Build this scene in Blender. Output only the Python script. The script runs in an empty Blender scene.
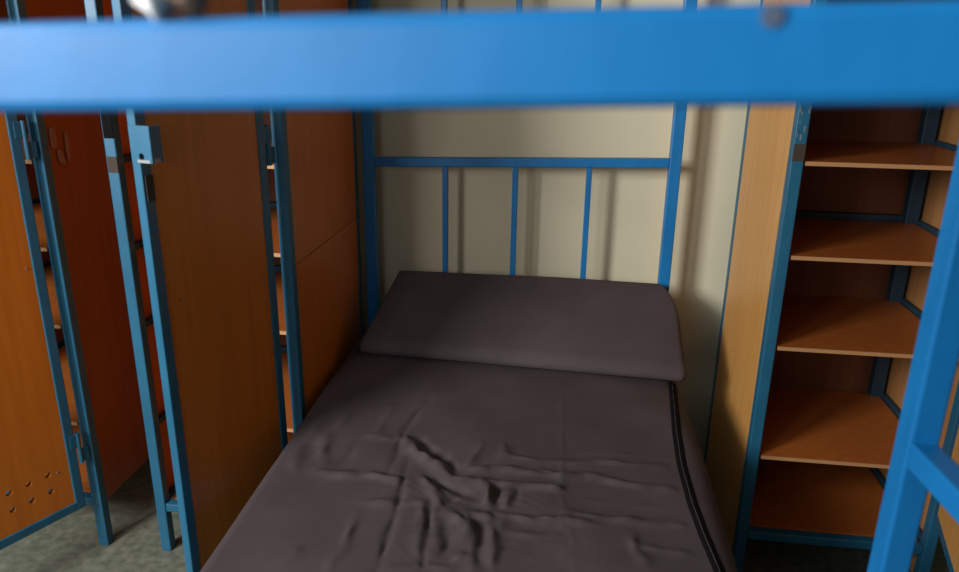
import bpy, bmesh, math, random
import numpy as np
from mathutils import Vector, Matrix, noise
random.seed(4)
C = bpy.context.scene.collection
S = bpy.context.scene
# ---------------------------------------------------------------- camera
PITCH, ROLL, YAW, CAMH = math.radians(18.3), math.radians(0.85), math.radians(7.0), 1.31
cam_d = bpy.data.cameras.new('camera'); cam = bpy.data.objects.new('camera', cam_d); C.objects.link(cam)
fw = Vector((-math.sin(YAW)*math.cos(PITCH), math.cos(YAW)*math.cos(PITCH), -math.sin(PITCH)))
rt0 = Vector((math.cos(YAW), math.sin(YAW), 0)); up0 = rt0.cross(fw)
rt = rt0*math.cos(ROLL) + up0*math.sin(ROLL); up = -rt0*math.sin(ROLL) + up0*math.cos(ROLL)
M3 = Matrix((rt, up, -fw)).transposed()
cam.matrix_world = Matrix.Translation((0, 0, CAMH)) @ M3.to_4x4()
cam_d.sensor_width = 36.0; cam_d.lens = 746*36/959; cam_d.clip_start = 0.02
cam_d.dof.use_dof = True; cam_d.dof.focus_distance = 1.9; cam_d.dof.aperture_fstop = 4.6
S.camera = cam
# ---------------------------------------------------------------- light and exposure
S.view_settings.view_transform = 'Standard'; S.view_settings.look = 'None'
S.view_settings.gamma = 1.0; S.view_settings.use_curve_mapping = False
S.view_settings.exposure = 1.02
w = bpy.data.worlds.new('daylight'); S.world = w; w.use_nodes = True
bgn = w.node_tree.nodes['Background']
bgn.inputs[0].default_value = (0.86, 0.93, 1.0, 1); bgn.inputs[1].default_value = 0.036
def area(name, loc, target, sx, sy, power, col):
    d = bpy.data.lights.new(name, 'AREA'); d.shape = 'RECTANGLE'; d.size = sx; d.size_y = sy
    d.energy = power; d.color = col
    o = bpy.data.objects.new(name, d); C.objects.link(o); o.location = loc
    o.rotation_euler = (Vector(target)-Vector(loc)).to_track_quat('-Z', 'Y').to_euler()
    return o
area('window_and_fill', (-1.90, -0.42, 1.76), (0.1, 2.0, 0.85), 0.6, 0.8, 46, (0.93, 0.96, 1.0))
area('window_and_fill', (-0.50, -0.45, 1.43), (-0.1, 2.0, 0.6), 0.5, 0.5, 1.6, (0.92, 0.96, 1.0))  # added fill lamp near the camera, not a window; brightens the foot rail
area('window_and_fill', (-1.28, -0.85, 1.70), (-0.1, 2.0, 0.85), 0.35, 0.8, 8.5, (0.93, 0.96, 1.0))  # extra pane added beside the main window to fill the left headboard wall

# ---------------------------------------------------------------- materials
def srgb(r, g, b):
    f = lambda c: (c/255/12.92) if c/255 <= 0.04045 else ((c/255+0.055)/1.055)**2.4
    return (f(r), f(g), f(b), 1)
def newmat(name):
    m = bpy.data.materials.new(name); m.use_nodes = True
    nt = m.node_tree; return m, nt, nt.nodes['Principled BSDF']
def noise_mix(nt, b, c0, c1, scale=(4, 4, 4), nscale=3, detail=4, lo=0.35, hi=0.65):
    tc = nt.nodes.new('ShaderNodeTexCoord'); mp = nt.nodes.new('ShaderNodeMapping')
    mp.inputs['Scale'].default_value = scale
    no = nt.nodes.new('ShaderNodeTexNoise'); no.inputs['Scale'].default_value = nscale; no.inputs['Detail'].default_value = detail
    cr = nt.nodes.new('ShaderNodeValToRGB')
    cr.color_ramp.elements[0].position = lo; cr.color_ramp.elements[0].color = c0
    cr.color_ramp.elements[1].position = hi; cr.color_ramp.elements[1].color = c1
    nt.links.new(tc.outputs['Object'], mp.inputs['Vector']); nt.links.new(mp.outputs['Vector'], no.inputs['Vector'])
    nt.links.new(no.outputs['Fac'], cr.inputs['Fac']); nt.links.new(cr.outputs['Color'], b.inputs['Base Color'])
    return no
def bump(nt, b, scale, strength, dist=0.001):
    tc = nt.nodes.new('ShaderNodeTexCoord'); no = nt.nodes.new('ShaderNodeTexNoise')
    no.inputs['Scale'].default_value = scale; no.inputs['Detail'].default_value = 3
    bp = nt.nodes.new('ShaderNodeBump'); bp.inputs['Strength'].default_value = strength; bp.inputs['Distance'].default_value = dist
    nt.links.new(tc.outputs['Object'], no.inputs['Vector']); nt.links.new(no.outputs['Fac'], bp.inputs['Height'])
    nt.links.new(bp.outputs['Normal'], b.inputs['Normal'])
def paint(name, c0, c1, rough=0.38):
    m, nt, b = newmat(name); noise_mix(nt, b, c0, c1, (6, 6, 2), 4)
    b.inputs['Roughness'].default_value = rough; bump(nt, b, 120, 0.12, 0.0008); return m
def wood(name, c0, c1, rough=0.32):
    m, nt, b = newmat(name); noise_mix(nt, b, c0, c1, (28, 28, 1.6), 2.2, 6, 0.3, 0.7)
    b.inputs['Roughness'].default_value = rough; b.inputs['Specular IOR Level'].default_value = 0.3; bump(nt, b, 60, 0.04); return m
def plain(name, c, rough=0.5, metal=0):
    m, nt, b = newmat(name); b.inputs['Base Color'].default_value = c
    b.inputs['Roughness'].default_value = rough; b.inputs['Metallic'].default_value = metal; return m
BLUE = paint('blue_paint', srgb(13, 106, 164), srgb(18, 114, 174), 0.42)
BLUE.node_tree.nodes['Principled BSDF'].inputs['Specular IOR Level'].default_value = 0.5
STEEL = paint('locker_blue_paint', srgb(26, 84, 108), srgb(32, 92, 118), 0.42)
CHERRY = wood('cherry_laminate', srgb(180, 100, 26), srgb(194, 110, 32))
MAPLE = wood('beech_laminate', srgb(200, 140, 72), srgb(214, 156, 86))
SHELFW = wood('shelf_laminate', srgb(150, 82, 34), srgb(164, 92, 40))
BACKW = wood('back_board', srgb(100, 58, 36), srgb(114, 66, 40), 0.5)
REDDARK = wood('dark_red_laminate', srgb(122, 62, 26), srgb(136, 72, 32))  # darker and redder than the door laminate, for one side panel
BEECHD = wood('shaded_beech_laminate', srgb(158, 108, 62), srgb(172, 122, 74))  # beech darkened to put the right locker's inner shade into its panel colour
STEELD = paint('dark_inner_frame', srgb(24, 50, 64), srgb(30, 58, 72), 0.6)  # darker blue than the locker posts, for inner rails and upright
RUSTB = plain('rubbed_paint', srgb(74, 84, 104), 0.7)
EDGE = plain('pale_board_edge', srgb(176, 132, 88), 0.7)
RUST = plain('worn_brown_metal', srgb(58, 46, 36), 0.9)
EDGEB = plain('brown_board_edge', srgb(168, 122, 80), 0.6)
DARK = plain('dark_slot', srgb(12, 11, 12), 0.9)
DARK.node_tree.nodes['Principled BSDF'].inputs['Specular IOR Level'].default_value = 0.1
BARE = plain('bare_metal', srgb(140, 142, 142), 0.5, 0.5)
CHALK = plain('pale_scratch', srgb(136, 98, 74), 0.9)
TAPE = plain('white_tape', srgb(232, 230, 224), 0.8)
TAPEB = plain('brown_tape', srgb(120, 98, 80), 0.8)
RUBBER = plain('black_rubber', srgb(22, 22, 24), 0.7)
ZIPM = plain('zipper_tape', srgb(14, 11, 13), 0.9)
ZIPM.node_tree.nodes['Principled BSDF'].inputs['Specular IOR Level'].default_value = 0.1
TEETH = plain('zipper_teeth', srgb(66, 58, 60), 0.6)
m, nt, b = newmat('taupe_fabric'); FABRIC = m
noise_mix(nt, b, srgb(66, 56, 56), srgb(72, 61, 61), (3, 3, 3), 3)
b.inputs['Roughness'].default_value = 0.75; b.inputs['Specular IOR Level'].default_value = 0.25; bump(nt, b, 700, 0.25, 0.0006)
m, nt, b = newmat('cream_wall_paint'); WALL = m
noise_mix(nt, b, srgb(212, 201, 168), srgb(220, 209, 176), (1, 1, 1), 2.0)
b.inputs['Roughness'].default_value = 0.75; bump(nt, b, 90, 0.1, 0.001)
m, nt, b = newmat('worn_floor'); FLOOR = m
noise_mix(nt, b, srgb(84, 86, 72), srgb(120, 120, 104), (1, 1, 1), 38, 6, 0.3, 0.7)
b.inputs['Roughness'].default_value = 0.55; bump(nt, b, 60, 0.15, 0.001)

# ---------------------------------------------------------------- mesh helpers
def add_box(bm, c, s, mat=None, bev=0.0):
    """box centred at c with full size s, rotated by 3x3 mat, edges bevelled"""
    r = bmesh.ops.create_cube(bm, size=1.0); vs = r['verts']
    for v in vs: v.co = Vector((v.co.x*s[0], v.co.y*s[1], v.co.z*s[2]))
    if bev > 0:
        es = list({e for v in vs for e in v.link_edges})
        rb = bmesh.ops.bevel(bm, geom=es, offset=min(bev, min(s)*0.45), segments=2, affect='EDGES', profile=0.5)
        vs = list({v for f in rb['faces'] for v in f.verts} | {v for v in vs if v.is_valid})
    for v in vs:
        if mat is not None: v.co = mat @ v.co
        v.co += Vector(c)
    return vs
def add_bar(bm, p, q, wx, wz, bev=0.003, upv=(0, 0, 1)):
    """rectangular tube between two points; wz is the size along upv, wx across"""
    p, q = Vector(p), Vector(q); d = q-p; L = d.length; y = d.normalized()
    u = Vector(upv)
    if abs(y.dot(u)) > 0.99: u = Vector((0, 1, 0))
    x = y.cross(u).normalized(); z = x.cross(y)
    add_box(bm, (p+q)/2, (wx, L, wz), Matrix((x, y, z)).transposed(), bev)
def add_cyl(bm, p, q, r, n=16):
    p, q = Vector(p), Vector(q); d = q-p
    m4 = Matrix.Translation((p+q)/2) @ d.to_track_quat('Z', 'Y').to_matrix().to_4x4()
    bmesh.ops.create_cone(bm, cap_ends=True, segments=n, radius1=r, radius2=r, depth=d.length, matrix=m4)
def obj(name, bm, mat, parent=None, origin=(0, 0, 0), xf=None, smooth=False, label=None):
    """link bm as one mesh object; verts are in world space (or in the space of xf) and are moved into the parent's"""
    if xf is not None: bmesh.ops.transform(bm, matrix=xf, verts=bm.verts)
    bmesh.ops.translate(bm, vec=-Vector(origin), verts=bm.verts)
    bmesh.ops.recalc_face_normals(bm, faces=bm.faces)
    me = bpy.data.meshes.new(name); bm.to_mesh(me); bm.free()
    for mm in (mat if isinstance(mat, (list, tuple)) else [mat]): me.materials.append(mm)
    if smooth:
        for p in me.polygons: p.use_smooth = True
    o = bpy.data.objects.new(name, me); C.objects.link(o)
    if parent is not None: o.parent = parent
    else: o.location = origin
    if label: o['label'] = label
    return o
def thing(name, label, cat, loc, group=None):
    o = bpy.data.objects.new(name, None); C.objects.link(o); o.location = loc
    o.empty_display_size = 0.1
    o['label'] = label; o['category'] = cat
    if group: o['group'] = group
    return o
def boxobj(name, c, s, mat, parent, origin, bev=0.002, xf=None, rot=None, label=None):
    bm = bmesh.new(); add_box(bm, c, s, rot, bev); return obj(name, bm, mat, parent, origin, xf, label=label)
def barobj(name, p, q, wx, wz, mat, parent, origin, bev=0.003, xf=None, label=None):
    bm = bmesh.new(); add_bar(bm, p, q, wx, wz, bev); return obj(name, bm, mat, parent, origin, xf, label=label)
def struct(name, bm, mat):
    o = obj(name, bm, mat); o['kind'] = 'structure'; return o
def holed_plate(bm, x0, x1, z0, z1, t, holes, r, cell):
    """plate in the local xz plane (thickness t along y) with round holes on a regular grid of square cells"""
    xs = sorted({round(h[0], 4) for h in holes}); zs = sorted({round(h[1], 4) for h in holes})
    cutx = [x0] + [v for x in xs for v in (x-cell, x+cell)] + [x1]
    cutz = [z0] + [v for z in zs for v in (z-cell, z+cell)] + [z1]
    N = 24
    def quad(*p): bm.faces.new([bm.verts.new(q) for q in p])
    for i in range(len(cutx)-1):
        for j in range(len(cutz)-1):
            a, b_, c, d = cutx[i], cutx[i+1], cutz[j], cutz[j+1]
            if b_-a < 1e-5 or d-c < 1e-5: continue
            if i % 2 and j % 2:
                cx, cz = (a+b_)/2, (c+d)/2
                sq, ci = [], []
                for k in range(N):
                    an = 2*math.pi*(k+0.5)/N; ca, sa = math.cos(an), math.sin(an); mx = max(abs(ca), abs(sa))
                    sq.append((cx+cell*ca/mx, cz+cell*sa/mx)); ci.append((cx+r*ca, cz+r*sa))
                # square corners are picked up by snapping the nearest ring points
                for k in (N//8-1, 3*N//8-1, 5*N//8-1, 7*N//8-1):
                    an = 2*math.pi*(k+0.5)/N
                    sq[k] = (cx+cell*(1 if math.cos(an) > 0 else -1), cz+cell*(1 if math.sin(an) > 0 else -1))
                for k in range(N):
                    l = (k+1) % N
                    for y in (0, t): quad((sq[k][0], y, sq[k][1]), (sq[l][0], y, sq[l][1]), (ci[l][0], y, ci[l][1]), (ci[k][0], y, ci[k][1]))
                    quad((ci[k][0], 0, ci[k][1]), (ci[l][0], 0, ci[l][1]), (ci[l][0], t, ci[l][1]), (ci[k][0], t, ci[k][1]))
            else:
                for y in (0, t): quad((a, y, c), (b_, y, c), (b_, y, d), (a, y, d))
    for (a, c, b_, d) in ((x0, z0, x1, z0), (x0, z1, x1, z1), (x0, z0, x0, z1), (x1, z0, x1, z1)):
        quad((a, 0, c), (b_, 0, d), (b_, t, d), (a, t, c))
    bmesh.ops.remove_doubles(bm, verts=bm.verts, dist=1e-5)

# ---------------------------------------------------------------- room
bm = bmesh.new(); add_box(bm, (0, 1.0, -0.05), (6.4, 7.0, 0.1)); struct('floor', bm, FLOOR)
bm = bmesh.new(); add_box(bm, (0, 2.26, 1.35), (6.4, 0.12, 2.7)); struct('wall_back', bm, WALL)

# ---------------------------------------------------------------- bunk bed
BO = Vector((-0.15, 1.2, 0))
bed = thing('bunk_bed', 'blue square-tube bunk bed with spindled headboard, foot rail and side ladder', 'bunk bed', BO)
XL, XR, YH, YF = -0.584, 0.277, 2.1, 0.30
T = 0.032
for x, y, top in ((XL, YH, 1.74), (XR, YH, 1.74), (XL-0.02, YF+0.0185, 1.62), (XR+0.02, YF+0.0185, 1.62)):
    p = barobj('post', (x, y, 0.012), (x, y, top), T, T, BLUE, bed, BO)
    bm = bmesh.new(); add_box(bm, (x, y, 0.008), (T+0.006, T+0.006, 0.016), None, 0.002)
    obj('foot_cap', bm, RUBBER, p, BO)
barobj('headboard_rail', (XL+0.016, YH, 0.971), (XR-0.016, YH, 0.995), 0.024, 0.026, BLUE, bed, BO)
for x in (-0.361, -0.160, 0.046):
    zr = 0.971+(x-XL)/(XR-XL)*0.024
    barobj('spindle', (x, YH, 0.40), (x, YH, zr-0.011), 0.016, 0.016, BLUE, bed, BO, 0.002)
    barobj('spindle', (x-0.003, YH, 1.31), (x-0.003, YH, 1.70), 0.016, 0.016, BLUE, bed, BO, 0.002)
barobj('headboard_rail', (XL+0.016, YH, 0.39), (XR-0.016, YH, 0.395), 0.024, 0.026, BLUE, bed, BO)
barobj('headboard_rail', (XL+0.016, YH, 1.295), (XR-0.016, YH, 1.30), 0.028, 0.03, BLUE, bed, BO)
barobj('headboard_rail', (XL+0.016, YH, 1.71), (XR-0.016, YH, 1.71), 0.024, 0.026, BLUE, bed, BO)
foot = barobj('foot_rail', (XL-0.004, YF+0.0185, 1.284), (XR+0.004, YF+0.0185, 1.3125), 0.037, 0.0372, BLUE, bed, BO, 0.005)
barobj('foot_rail', (XL-0.004, YF, 0.335), (XR+0.004, YF, 0.335), 0.03, 0.03, BLUE, bed, BO)
for x, dz in ((XL, -0.006), (XR, 0.004)):
    barobj('side_rail', (x, YF+0.016, 1.294+dz), (x, YH-0.016, 1.30+dz), 0.028, 0.03, BLUE, bed, BO)
    barobj('side_rail', (x, YF+0.016, 0.335), (x, YH-0.016, 0.335), 0.028, 0.034, BLUE, bed, BO)
for i in range(7):
    y = 0.5+i*0.24
    barobj('bed_slat', (XL+0.014, y, 0.345), (XR-0.014, y, 0.345), 0.06, 0.012, BLUE, bed, BO, 0.002)
# rust spot and knot of tape on the upper foot rail
bm = bmesh.new(); add_cyl(bm, (0.069, 0.3005, 1.3195), (0.069, 0.2990, 1.3195), 0.004, 14)
obj('rubbed_spot', bm, RUSTB, foot, BO, label='small dark rubbed spot on the blue foot rail')
def blob(bm, c, s, seed, sub=3):
    r = bmesh.ops.create_icosphere(bm, subdivisions=sub, radius=1.0)
    for v in r['verts']:
        k = 1+0.35*noise.noise(v.co*1.7+Vector((seed, 0, 0)))+0.12*noise.noise(v.co*5+Vector((0, seed, 0)))
        v.co = Vector((v.co.x*s[0]*k, v.co.y*s[1]*k, v.co.z*s[2]*k))+Vector(c)
bm = bmesh.new(); blob(bm, (-0.171, 0.305, 1.329), (0.0095, 0.013, 0.0125), 2.3)
kn = obj('tape_knot', bm, TAPE, foot, BO, smooth=True, label='crumpled white scrap tied on the blue foot rail')
bm = bmesh.new(); blob(bm, (-0.158, 0.306, 1.326), (0.008, 0.010, 0.008), 7.1)
obj('tape_knot', bm, TAPEB, foot, BO, smooth=True, label='brownish end of the scrap on the blue foot rail')
# ladder
lad_rot = Matrix.Rotation(math.radians(3), 3, 'Z')
LX, LY = 0.368, 0.735
bm = bmesh.new(); add_box(bm, (LX, LY, 0.765), (0.030, 0.030, 1.53), lad_rot, 0.003)
lad = obj('ladder', bm, BLUE, bed, BO)
bm = bmesh.new(); add_box(bm, (LX+0.03, LY-0.40, 0.765), (0.030, 0.030, 1.53), lad_rot, 0.003)
obj('ladder_stile', bm, BLUE, lad, BO)
for z in (0.33, 0.625, 0.913, 1.21):
    barobj('rung', (LX+0.001, LY-0.013, z), (LX+0.029, LY-0.387, z), 0.028, 0.028, BLUE, lad, BO)
for y, x in ((LY, LX), (LY-0.40, LX+0.03)):
    barobj('ladder_hook', (XR+0.012, y, 1.327), (x+0.012, y, 1.327), 0.026, 0.006, BLUE, lad, BO, 0.001)

# ---------------------------------------------------------------- mattress
WR=[([(-0.11,1.363),(0.006,1.357),(0.079,1.373),(0.214,1.375)],4,9),
([(-0.136,1.315),(-0.056,1.308),(0.007,1.303),(0.056,1.323),(0.114,1.3),(0.22,1.292)],6,9),
([(-0.124,1.268),(-0.029,1.255),(0.008,1.259)],5,8),
([(-0.03,1.258),(0.013,1.255)],4,7),
([(-0.085,1.162),(0.011,1.145),(0.015,1.156),(0.081,1.157)],6,9),
([(0.021,1.179),(0.108,1.178),(0.227,1.181)],5,9),
([(0.133,1.141),(0.142,1.096),(0.158,1.065)],5,10),
([(0.143,1.111),(0.187,1.106),(0.23,1.104)],3,8),
([(-0.033,1.321),(0.012,1.311)],3,7),
([(-0.025,1.159),(0.015,1.156)],4,7),
([(-0.472,1.251),(-0.42,1.252),(-0.371,1.255),(-0.305,1.245),(-0.297,1.232)],7,10),
([(-0.364,1.168),(-0.296,1.174),(-0.233,1.178)],4,9),
([(-0.307,1.595),(-0.328,1.522),(-0.338,1.47),(-0.337,1.39),(-0.333,1.329),(-0.334,1.271)],-5,7),
([(-0.305,1.321),(-0.296,1.224),(-0.292,1.184),(-0.287,1.101),(-0.287,1.067),(-0.283,0.982)],-6,6),
([(-0.231,1.193),(-0.225,1.128),(-0.22,1.094),(-0.211,1.007)],-7,6),
([(-0.248,1.181),(-0.236,1.109),(-0.228,1.043)],4,8),
([(-0.338,1.409),(-0.292,1.347),(-0.261,1.322),(-0.233,1.303),(-0.208,1.266)],12,13),
([(-0.299,1.415),(-0.264,1.37),(-0.219,1.334),(-0.195,1.298)],-8,10),
([(-0.262,1.26),(-0.236,1.222),(-0.216,1.181)],8,9),
([(-0.248,1.268),(-0.21,1.242),(-0.179,1.231),(-0.15,1.215)],-7,8),
([(-0.202,1.267),(-0.148,1.267),(-0.13,1.238),(-0.126,1.184)],10,9),
([(-0.174,1.301),(-0.136,1.312)],6,9),
([(-0.162,1.404),(-0.169,1.354),(-0.183,1.3)],7,10),
([(-0.114,1.411),(-0.114,1.339)],5,9),
([(-0.19,1.156),(-0.163,1.128),(-0.152,1.095),(-0.157,1.034)],9,10),
([(-0.162,1.156),(-0.138,1.097),(-0.129,1.004)],7,9),
([(-0.21,1.177),(-0.197,1.198),(-0.181,1.21)],-7,9),
([(-0.194,1.133),(-0.179,1.075),(-0.185,1.034)],-7,10),
([(-0.118,1.158),(-0.105,1.094),(-0.099,1.016)],8,9),
([(-0.157,1.161),(-0.134,1.155),(-0.111,1.149)],6,8),
([(-0.13,1.124),(-0.121,1.075),(-0.121,1.028)],-6,8),
([(-0.105,1.169),(-0.096,1.156),(-0.094,1.112)],7,8),
([(-0.126,1.259),(-0.127,1.189)],8,9),
([(-0.084,1.25),(-0.093,1.189)],7,9),
([(-0.114,1.251),(-0.11,1.192)],-7,8),
([(-0.072,1.247),(-0.073,1.187)],-3,7),
([(-0.168,1.021),(-0.14,1.04)],5,10),
([(-0.522,1.561),(-0.542,1.425),(-0.539,1.322),(-0.526,1.254)],5,14),
([(-0.473,1.522),(-0.5,1.404),(-0.487,1.294),(-0.469,1.251)],6,14),
([(-0.394,1.55),(-0.396,1.42)],3,9),
([(-0.275,1.761),(-0.329,1.618),(-0.345,1.552)],2,8),
([(-0.36,0.972),(-0.357,1.052),(-0.357,1.137)],4,8),
([(-0.446,0.973),(-0.427,1.018)],4,10),
([(-0.441,1.272),(-0.428,1.345),(-0.419,1.404)],-3,10),
([(-0.425,1.403),(-0.357,1.4)],3,10),
([(0.001,1.756),(0.008,1.43),(0.013,1.224),(0.035,1.096),(0.039,1.03)],2,6),
([(-0.475,1.031),(-0.449,1.048)],2,20),
([(-0.444,1.527),(-0.385,1.551)],2,12),
([(0.041,1.411),(0.234,1.415)],2,8),
([(0.041,1.229),(0.206,1.229)],2,9),
([(-0.022,1.087),(0.016,1.098),(0.026,1.055)],2,8),
([(-0.086,1.114),(-0.043,1.111),(0.012,1.115)],3,9),
([(-0.086,1.064),(-0.04,1.055)],2,9),
([(-0.263,0.992),(-0.216,1.006),(-0.165,1.006)],3,9)]
def lerp_tab(tab, y):
    ys = [t[0] for t in tab]; xs = [t[1] for t in tab]
    return float(np.interp(y, ys, xs))
LEFT = [(0.33, -0.586), (0.949, -0.585), (1.31, -0.592), (1.63, -0.602), (1.9, -0.606), (2.08, -0.602)]
RIGHT = [(0.33, 0.318), (1.13, 0.318), (1.40, 0.318), (1.6, 0.312), (1.8, 0.306), (2.08, 0.298)]
ZIP = [(0.35, 0.288), (0.8, 0.284), (1.0, 0.279), (1.074, 0.275), (1.16, 0.264), (1.249, 0.257), (1.392, 0.255), (1.531, 0.261), (1.806, 0.284)]
Z0, Z1 = 0.355, 0.480
def seg_dist(px, py, a, b):
    ax, ay = a; bx, by = b; dx, dy = bx-ax, by-ay; L = dx*dx+dy*dy+1e-12
    t = np.clip(((px-ax)*dx+(py-ay)*dy)/L, 0, 1)
    return np.hypot(px-(ax+t*dx), py-(ay+t*dy)), t
def wrinkles(px, py):
    h = np.zeros_like(px)
    for n_, (pts, amp, wid) in enumerate(WR):
        amp = amp*1.35 if n_ < 10 else amp
        best = np.full_like(px, 9.0); tt = np.zeros_like(px); n = len(pts)-1
        for i in range(n):
            d, t = seg_dist(px, py, pts[i], pts[i+1])
            m_ = d < best; best[m_] = d[m_]; tt[m_] = (i+t[m_])/n
        fade = 0.35+0.65*np.sin(np.pi*np.clip(tt, 0.0, 1.0))**0.6
        wob = 1+0.35*np.sin(px*61+py*47+amp)+0.25*np.sin(px*-113+py*91+wid)
        sc = 1.25*wid*0.001*(1+0.3*np.sin(px*37-py*53+amp*3))
        h += (0.5 if abs(amp) <= 2 else 0.85)*amp*0.001*np.exp(-(best/sc)**2*1.1)*fade*wob*1.15
    return h
def mattress_section(y):
    """open loop of (x, z, flag) across the mattress at depth y; flag weights the wrinkles"""
    xl, xr = lerp_tab(LEFT, y), lerp_tab(RIGHT, y); rl, rr, rz = 0.030, 0.056, 0.036
    out = []
    out.append((xl+0.02, Z0, 0)); out.append((xl+0.004, Z0+0.012, 0)); out.append((xl, Z0+0.05, 0))
    for k in range(1, 6):
        a = math.pi*(1-k/12); out.append((xl+rl+rl*math.cos(a), Z1-0.045+0.045*math.sin(a), k/6))
    nx = 250
    for i in range(nx+1):
        out.append((xl+rl+(xr-rr-xl-rl)*i/nx, Z1, 1))
    for k in range(1, 12):
        a = math.pi/2*(1-k/12); out.append((xr-rr+rr*math.cos(a), Z1-rz+rz*math.sin(a), 1-k/12))
    out.append((xr, Z1-rz, 0)); out.append((xr-0.006, Z0+0.012, 0)); out.append((xr-0.03, Z0, 0))
    return out
ys = list(np.linspace(0.345, 0.9, 60)) + list(np.linspace(0.9035, 1.85, 272)) + list(np.linspace(1.86, 2.075, 14))
secs = [mattress_section(y) for y in ys]
nx = len(secs[0])
X = np.array([[p[0] for p in s] for s in secs]); Z = np.array([[p[1] for p in s] for s in secs]); FL = np.array([[p[2] for p in s] for s in secs])
Y = np.array([[y]*nx for y in ys])
Hh = wrinkles(X, Y)
fine = 0.0007*np.sin(X*140+6*np.sin(Y*31))*np.sin(Y*120+5*np.sin(X*27))*np.exp(-((X+0.17)/0.16)**2-((Y-1.2)/0.2)**2)
soft = fine+0.0022*np.sin(X*9+1)*np.sin(Y*7)+0.0015*np.sin(X*23+Y*17)
crown = 0.004*np.cos((X+0.15)*3.2)
Z = Z + FL*(Hh*0.9+soft+crown)
endr = np.clip((Y-2.035)/0.04, 0, 1); Z = Z-FL*0.03*endr**2
endf = np.clip((0.385-Y)/0.04, 0, 1); Z = Z-FL*0.03*endf**2
MO = Vector((-0.15, 1.2, Z0))
bm = bmesh.new()
vv = [[bm.verts.new((X[i, j], Y[i, j], Z[i, j])) for j in range(nx)] for i in range(len(ys))]
for i in range(len(ys)-1):
    for j in range(nx-1):
        bm.faces.new((vv[i][j], vv[i][j+1], vv[i+1][j+1], vv[i+1][j]))
    bm.faces.new((vv[i][nx-1], vv[i][0], vv[i+1][0], vv[i+1][nx-1]))
bm.faces.new(vv[0]); bm.faces.new(list(reversed(vv[-1])))
mat_o = thing('mattress', 'long dark taupe mattress with a rumpled cover, lying on the blue bed', 'mattress', MO)
obj('cover', bm, FABRIC, mat_o, MO, smooth=True)
def top_z(x, y):
    i = int(np.argmin(np.abs(np.array(ys)-y))); j = int(np.argmin(np.abs(X[i, 8:-3]-x)))+8
    return Z[i, j]
def ribbon(offs, wid, lift, yy):
    bm = bmesh.new(); prev = None
    for y in yy:
        x = lerp_tab(ZIP, y)+offs
        ring = []
        for k in range(7):
            a = k/6; xx = x+(a-0.5)*wid
            ring.append(bm.verts.new((xx, y, top_z(xx, y)+lift*math.sin(math.pi*a)+0.0006)))
        if prev:
            for k in range(6): bm.faces.new((prev[k], prev[k+1], ring[k+1], ring[k]))
        prev = ring
    return bm
yy = list(np.linspace(0.36, 1.80, 180))
zp = obj('zipper', ribbon(0.001, 0.021, 0.0034, yy), ZIPM, mat_o, MO, smooth=True, label='dark zipper along the right edge of the mattress')
obj('zipper_teeth', ribbon(0.000, 0.0032, 0.0042, yy), TEETH, zp, MO, smooth=True)

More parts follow.
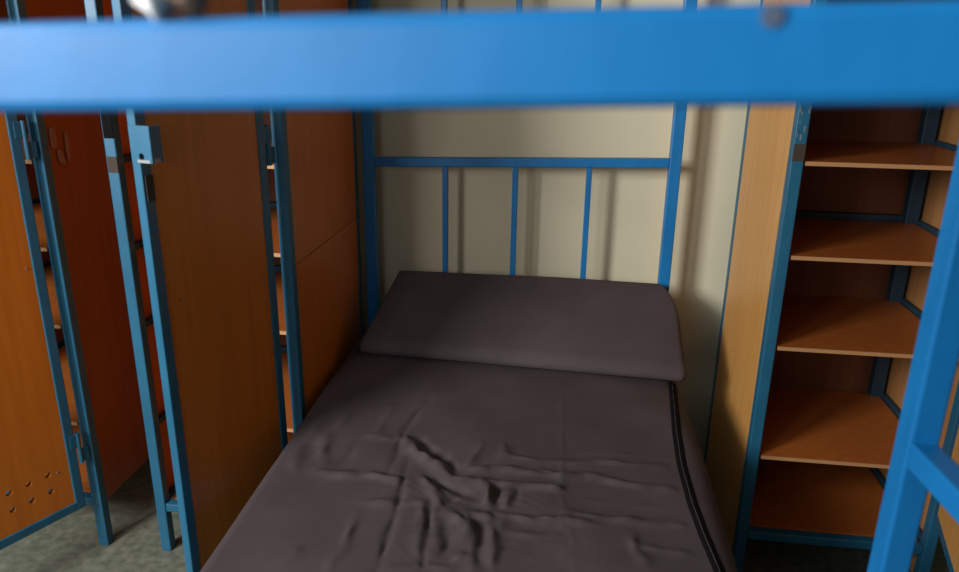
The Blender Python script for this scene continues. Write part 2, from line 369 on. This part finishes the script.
# ---------------------------------------------------------------- wedge pillow
def pillow():
    """soft-edged foam wedge: plan outline with rounded corners, top rising towards the headboard"""
    nu, nv = 90, 60
    PO = Vector((-0.13, 1.93, Z1))
    bm = bmesh.new()
    def corner(u, v):
        # v 0 front .. 1 back, u 0 left .. 1 right : plan position on the seat of the wedge
        yf = 1.830-0.055*u; yb = 2.068
        xl = -0.562+0.060*v; xr = 0.317-0.05*max(0.0, (v-0.55)/0.45)**2.6
        x = xl+(xr-xl)*u; y = yf+(yb-yf)*v
        return x, y
    def edge(u, v):
        # distance-based roll-off at the rim
        x, y = corner(u, v)
        w_, d_ = 0.86, 0.25
        du = min(u, 1-u)*w_; dv = min(v*d_, (1-v)*d_*1.3)
        R_ = 0.020
        f = lambda d: 1.0 if d >= R_ else math.sqrt(max(0.0, 1-(1-d/R_)**2))
        a, b_ = max(0, R_-du), max(0, R_-dv)
        q = math.hypot(a, b_)
        return math.sqrt(max(0.0, 1-min(1, q/R_)**2)), q/R_
    def warp(t): return 0.5-0.5*math.cos(math.pi*t)*(1) if False else t
    us = [0.5*(1-math.cos(math.pi*i/nu)) for i in range(nu+1)]
    vs = [0.5*(1-math.cos(math.pi*i/nv)) for i in range(nv+1)]
    top, bot = [], []
    for v in vs:
        rt_, rb_ = [], []
        for u in us:
            x, y = corner(u, v); e, q = edge(u, v)
            if q > 1:   # round the plan corners: pull rim points onto the corner arc
                cu = 0.020/0.86; cv = 0.020/0.25
                uc = cu if u < 0.5 else 1-cu; vc = cv if v < 0.5 else 1-cv/1.3
                x0, y0 = corner(uc, vc); x = x0+(x-x0)/q; y = y0+(y-y0)/q
            tz = 0.026+0.154*v**0.95+0.004*math.sin(math.pi*u)+0.004*noise.noise(Vector((x*5, y*5, 0)))
            ft = Z1+0.0095
            mid = ft+tz*(0.35 if v < 0.5 else 0.35)
            hh = tz*0.65
            rt_.append((x, y, mid+hh*e)); rb_.append((x, y, max(ft-0.001, mid-tz*0.35*min(1, e*2))))
        top.append([bm.verts.new(p) for p in rt_]); bot.append([bm.verts.new(p) for p in rb_])
    for i in range(nv):
        for j in range(nu):
            bm.faces.new((top[i][j], top[i][j+1], top[i+1][j+1], top[i+1][j]))
            bm.faces.new((bot[i][j], bot[i+1][j], bot[i+1][j+1], bot[i][j+1]))
    for i in range(nv):
        bm.faces.new((top[i][0], top[i+1][0], bot[i+1][0], bot[i][0])); bm.faces.new((top[i][nu], bot[i][nu], bot[i+1][nu], top[i+1][nu]))
    for j in range(nu):
        bm.faces.new((top[0][j], bot[0][j], bot[0][j+1], top[0][j+1])); bm.faces.new((top[nv][j], top[nv][j+1], bot[nv][j+1], bot[nv][j]))
    bmesh.ops.remove_doubles(bm, verts=bm.verts, dist=1e-5)
    pt = thing('pillow', 'smooth dark taupe wedge pillow leaning at the headboard end', 'pillow', PO)
    o = obj('cushion', bm, FABRIC, pt, PO, smooth=True)
pillow()

# ---------------------------------------------------------------- lockers
P = 0.027
def hinge(parent, origin, z, xf, L=0.085):
    bm = bmesh.new()
    add_cyl(bm, (0, 0, z-L/2), (0, 0, z+L/2), 0.0055, 12)
    add_box(bm, (0.010, 0.0, z+L*0.26), (0.022, 0.004, L*0.42), None, 0.001)
    add_box(bm, (-0.010, 0.0, z-L*0.26), (0.022, 0.004, L*0.42), None, 0.001)
    obj('hinge', bm, STEEL, parent, origin, xf)
def locker(label, x0, x1, y0, y1, shelves, zbar, side_left, side_right, ztop=1.86, yback=None, seam=False, edge=None, rear=True, inset=0.003, zpanel=None):
    O = Vector(((x0+x1)/2, (y0+y1)/2, 0))
    L = thing('locker', label, 'locker', O, 'wooden lockers in blue metal frames')
    h = P/2; yb = yback or y1-0.02
    for x in (x0+h, x1-h):
        for y in (y0+h, y1-h):
            barobj('post', (x, y, 0.0), (x, y, ztop), P, P, STEEL, L, O)
    # level frames: a tube all round under each shelf, the shelf on it
    for k, z in enumerate([zbar]+shelves):
        if k == 0:
            barobj('frame_rail', (x0+P, y0+h, z-0.012), (x1-P, y0+h, z-0.012), 0.024, 0.024, STEEL, L, O)
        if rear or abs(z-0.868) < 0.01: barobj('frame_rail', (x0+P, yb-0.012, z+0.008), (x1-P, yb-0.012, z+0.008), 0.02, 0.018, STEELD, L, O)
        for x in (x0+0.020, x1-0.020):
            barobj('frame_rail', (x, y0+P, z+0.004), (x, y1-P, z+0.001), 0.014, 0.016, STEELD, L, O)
        bm = bmesh.new(); ya, yb2 = y0+(inset if k else 0.03), yb-0.022
        add_box(bm, ((x0+x1)/2, (ya+yb2)/2, z-0.0045), (x1-x0-0.062, yb2-ya, 0.009), None, 0.001)
        s = obj('shelf', bm, SHELFW, L, O)
        if k:
            bm = bmesh.new(); 
            xa = x0+0.031 if edge else x1-0.031-0.16
            add_box(bm, ((xa+x1-0.031)/2, ya-0.0008, z-0.0045), (x1-0.031-xa, 0.0018, 0.0088))
            obj('edge_band', bm, edge or EDGE, s, O, label='pale board edge')
    zb, zt = zpanel or zbar-0.018, ztop-0.01
    for x, mt in ((x0+0.006, side_left), (x1-0.006, side_right)):
        if seam and x > (x0+x1)/2:
            zs = 0.809
            bm = bmesh.new(); add_box(bm, (x, (y0+P+y1-P)/2, (zb+zs-0.001)/2), (0.008, y1-y0-2*P+0.001, zs-0.001-zb), None, 0.0012)
            obj('side_panel', bm, mt, L, O)
            bm = bmesh.new(); add_box(bm, (x, (y0+P+y1-P)/2, (zs+0.001+zt)/2), (0.008, y1-y0-2*P+0.001, zt-zs-0.001), None, 0.0012)
            obj('side_panel', bm, mt, L, O)
        else:
            bm = bmesh.new(); add_box(bm, (x, (y0+P+y1-P)/2, (zb+zt)/2), (0.008, y1-y0-2*P+0.001, zt-zb), None, 0.0012)
            obj('side_panel', bm, mt, L, O)
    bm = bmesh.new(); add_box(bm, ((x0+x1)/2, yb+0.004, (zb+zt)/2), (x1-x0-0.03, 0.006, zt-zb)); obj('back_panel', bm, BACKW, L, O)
    bm = bmesh.new(); add_box(bm, ((x0+x1)/2, (y0+y1)/2, ztop+0.006), (x1-x0, y1-y0, 0.012), None, 0.002); obj('top_panel', bm, CHERRY, L, O)
    return L, O
def door(L, O, hx, hy, ang, width, zb, zt, mat, stile, hinges, latch=True, vents=True, vent0=0.088, screws=()):
    """door leaf hung at (hx,hy); local x runs from hinge to free edge, local +y is the outer face"""
    a = math.radians(ang); dx, dy = -math.sin(a), -math.cos(a)
    ex = Vector((dx, dy, 0)); ey = Vector((-dy, dx, 0))   # outer face looks to +x when the door stands open
    if ey.x < 0: ey = -ey
    xf = Matrix.Translation((hx, hy, 0)) @ Matrix((ex, ey, Vector((0, 0, 1)))).transposed().to_4x4()
    t = 0.018; bm = bmesh.new()
    add_box(bm, (0.012+stile/2, 0, (zb+zt)/2), (stile, t, zt-zb), None, 0.0025)
    add_box(bm, (width-stile/2, 0, (zb+zt)/2), (stile, t, zt-zb), None, 0.0025)
    for z in (zb+0.012, zt-0.012):
        add_box(bm, (0.012+width/2-0.006, 0, z), (width-0.012-2*stile+0.002, t, 0.024), None, 0.0025)
    D = obj('door', bm, STEEL, L, O, xf)
    xs = [vent0+0.0458*i for i in range(20) if vent0+0.0458*i < width-0.05]
    holes = [(x, zb+d) for x in xs for d in (0.085, 0.131)] if vents else []
    bm = bmesh.new(); holed_plate(bm, 0.012+stile, width-stile, zb+0.024, zt-0.024, 0.014, holes, 0.0074, 0.0125)
    bmesh.ops.translate(bm, vec=(0, -0.0085, 0), verts=bm.verts)
    pn = obj('door_panel', bm, mat, D, O, xf)
    for x, z in screws:
        bm = bmesh.new(); add_cyl(bm, (x, 0.0050, z), (x, 0.0072, z), 0.0026, 10)
        obj('screw', bm, BARE, pn, O, xf)
    for z in hinges:
        hinge(D, O, z, xf @ Matrix.Translation((0.004, t/2-0.001, 0)))
    if latch:
        bm = bmesh.new()   # L-shaped strike plate with a padlock hole on the free edge
        holed_plate(bm, -0.011, 0.031, -0.031, 0.031, 0.003, [(0.010, -0.020)], 0.0055, 0.0085)
        # fold: plate faces out of the free edge
        R = Matrix((Vector((0, 1, 0)), Vector((1, 0, 0)), Vector((0, 0, 1)))).transposed().to_4x4()
        bmesh.ops.transform(bm, matrix=Matrix.Translation((width, 0.006, 1.136)) @ R, verts=bm.verts)
        add_box(bm, (width-0.010, 0.0365, 1.136), (0.026, 0.003, 0.062), None, 0.001)
        lt = obj('latch_plate', bm, STEEL, D, O, xf, label='bent latch plate with a padlock hole')
        bm = bmesh.new(); add_box(bm, (width+0.0034, 0.020, 1.108), (0.0006, 0.026, 0.005)); add_box(bm, (width-0.008, 0.0383, 1.109), (0.014, 0.0008, 0.008))
        obj('bare_edge', bm, BARE, lt, O, xf)
        bm = bmesh.new(); add_box(bm, (width-0.012, 0.0122, 1.06), (0.018, 0.001, 0.045)); obj('worn_patch', bm, RUST, D, O, xf)
    return D, xf
SH = [0.37, 0.635, 0.83, 1.036, 1.27, 1.49]
# far left locker
LA, OA = locker('orange-brown wooden locker at far left, its vent-holed door swung out beside a scratched side panel', -1.601, -1.186, 1.55, 2.10, SH, 0.147, CHERRY, REDDARK)
door(LA, OA, -1.206, 1.530, 25, 0.385, 0.148, 1.80, CHERRY, 0.024, (0.315, 1.085), screws=((0.066, 0.275), (0.05, 0.80), (0.05, 1.25)))
for outline in [[(1.585, 1.105), (1.599, 1.106), (1.605, 1.073), (1.597, 1.056), (1.584, 1.06), (1.583, 1.083)], [(1.6, 1.053), (1.614, 1.051), (1.624, 1.022), (1.619, 1.015), (1.603, 1.023), (1.599, 1.037)], [(1.633, 1.088), (1.644, 1.089), (1.644, 1.028), (1.635, 1.02), (1.63, 1.03), (1.63, 1.058)]]:
    bm = bmesh.new(); vs = [bm.verts.new((-1.1845, float(y), float(z))) for y, z in outline]; f = bm.faces.new(vs)
    r = bmesh.ops.extrude_face_region(bm, geom=[f]); bmesh.ops.translate(bm, vec=(-0.0012, 0, 0), verts=[v for v in r['geom'] if isinstance(v, bmesh.types.BMVert)])
    obj('scratch', bm, CHALK, LA, OA, label='pale scratch mark')
# locker beside the bed
LC, OC = locker('orange-brown wooden locker left of the bed, open door ending in a holed latch plate', -1.036, -0.619, 1.553, 2.10, SH, 0.147, CHERRY, CHERRY, seam=True, inset=0.05)
door(LC, OC, -0.651, 1.533, 12.5, 0.366, 0.135, 1.80, CHERRY, 0.024, (0.315, 1.09), vents=False, screws=((0.306, 0.84), (0.06, 0.80)))
boxobj('strike_slot', (-1.021, 1.5525, 1.128), (0.023, 0.002, 0.075), DARK, LC, OC, 0)
boxobj('worn_patch', (-1.021, 1.5525, 1.032), (0.023, 0.0012, 0.036), RUST, LC, OC, 0)
# locker right of the bed
SD = [0.368, 0.652, 0.868, 1.075, 1.28, 1.49]
LD, OD = locker('open-fronted wooden locker right of the bed showing its shelves, with pale tan side', 0.456, 0.925, 1.65, 2.13, SD, 0.152, MAPLE, BEECHD, yback=2.07, edge=EDGEB, rear=False, zpanel=0.03)
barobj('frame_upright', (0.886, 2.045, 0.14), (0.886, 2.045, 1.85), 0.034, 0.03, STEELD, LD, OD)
door(LD, OD, 0.894, 1.625, 15, 0.40, 0.262, 1.80, MAPLE, 0.026, (0.40, 1.085), latch=False, vent0=0.271)
boxobj('strike_slot', (0.470, 1.6495, 1.093), (0.024, 0.002, 0.036), RUST, LD, OD, 0)
bm = bmesh.new()
for i in range(9):
    z = 1.12+random.random()*0.07; x = 0.459+random.random()*0.024
    add_box(bm, (x, 1.6497, z), (0.0012+0.002*random.random(), 0.0008, 0.004+0.010*random.random()))
obj('scratches', bm, BARE, LD, OD)
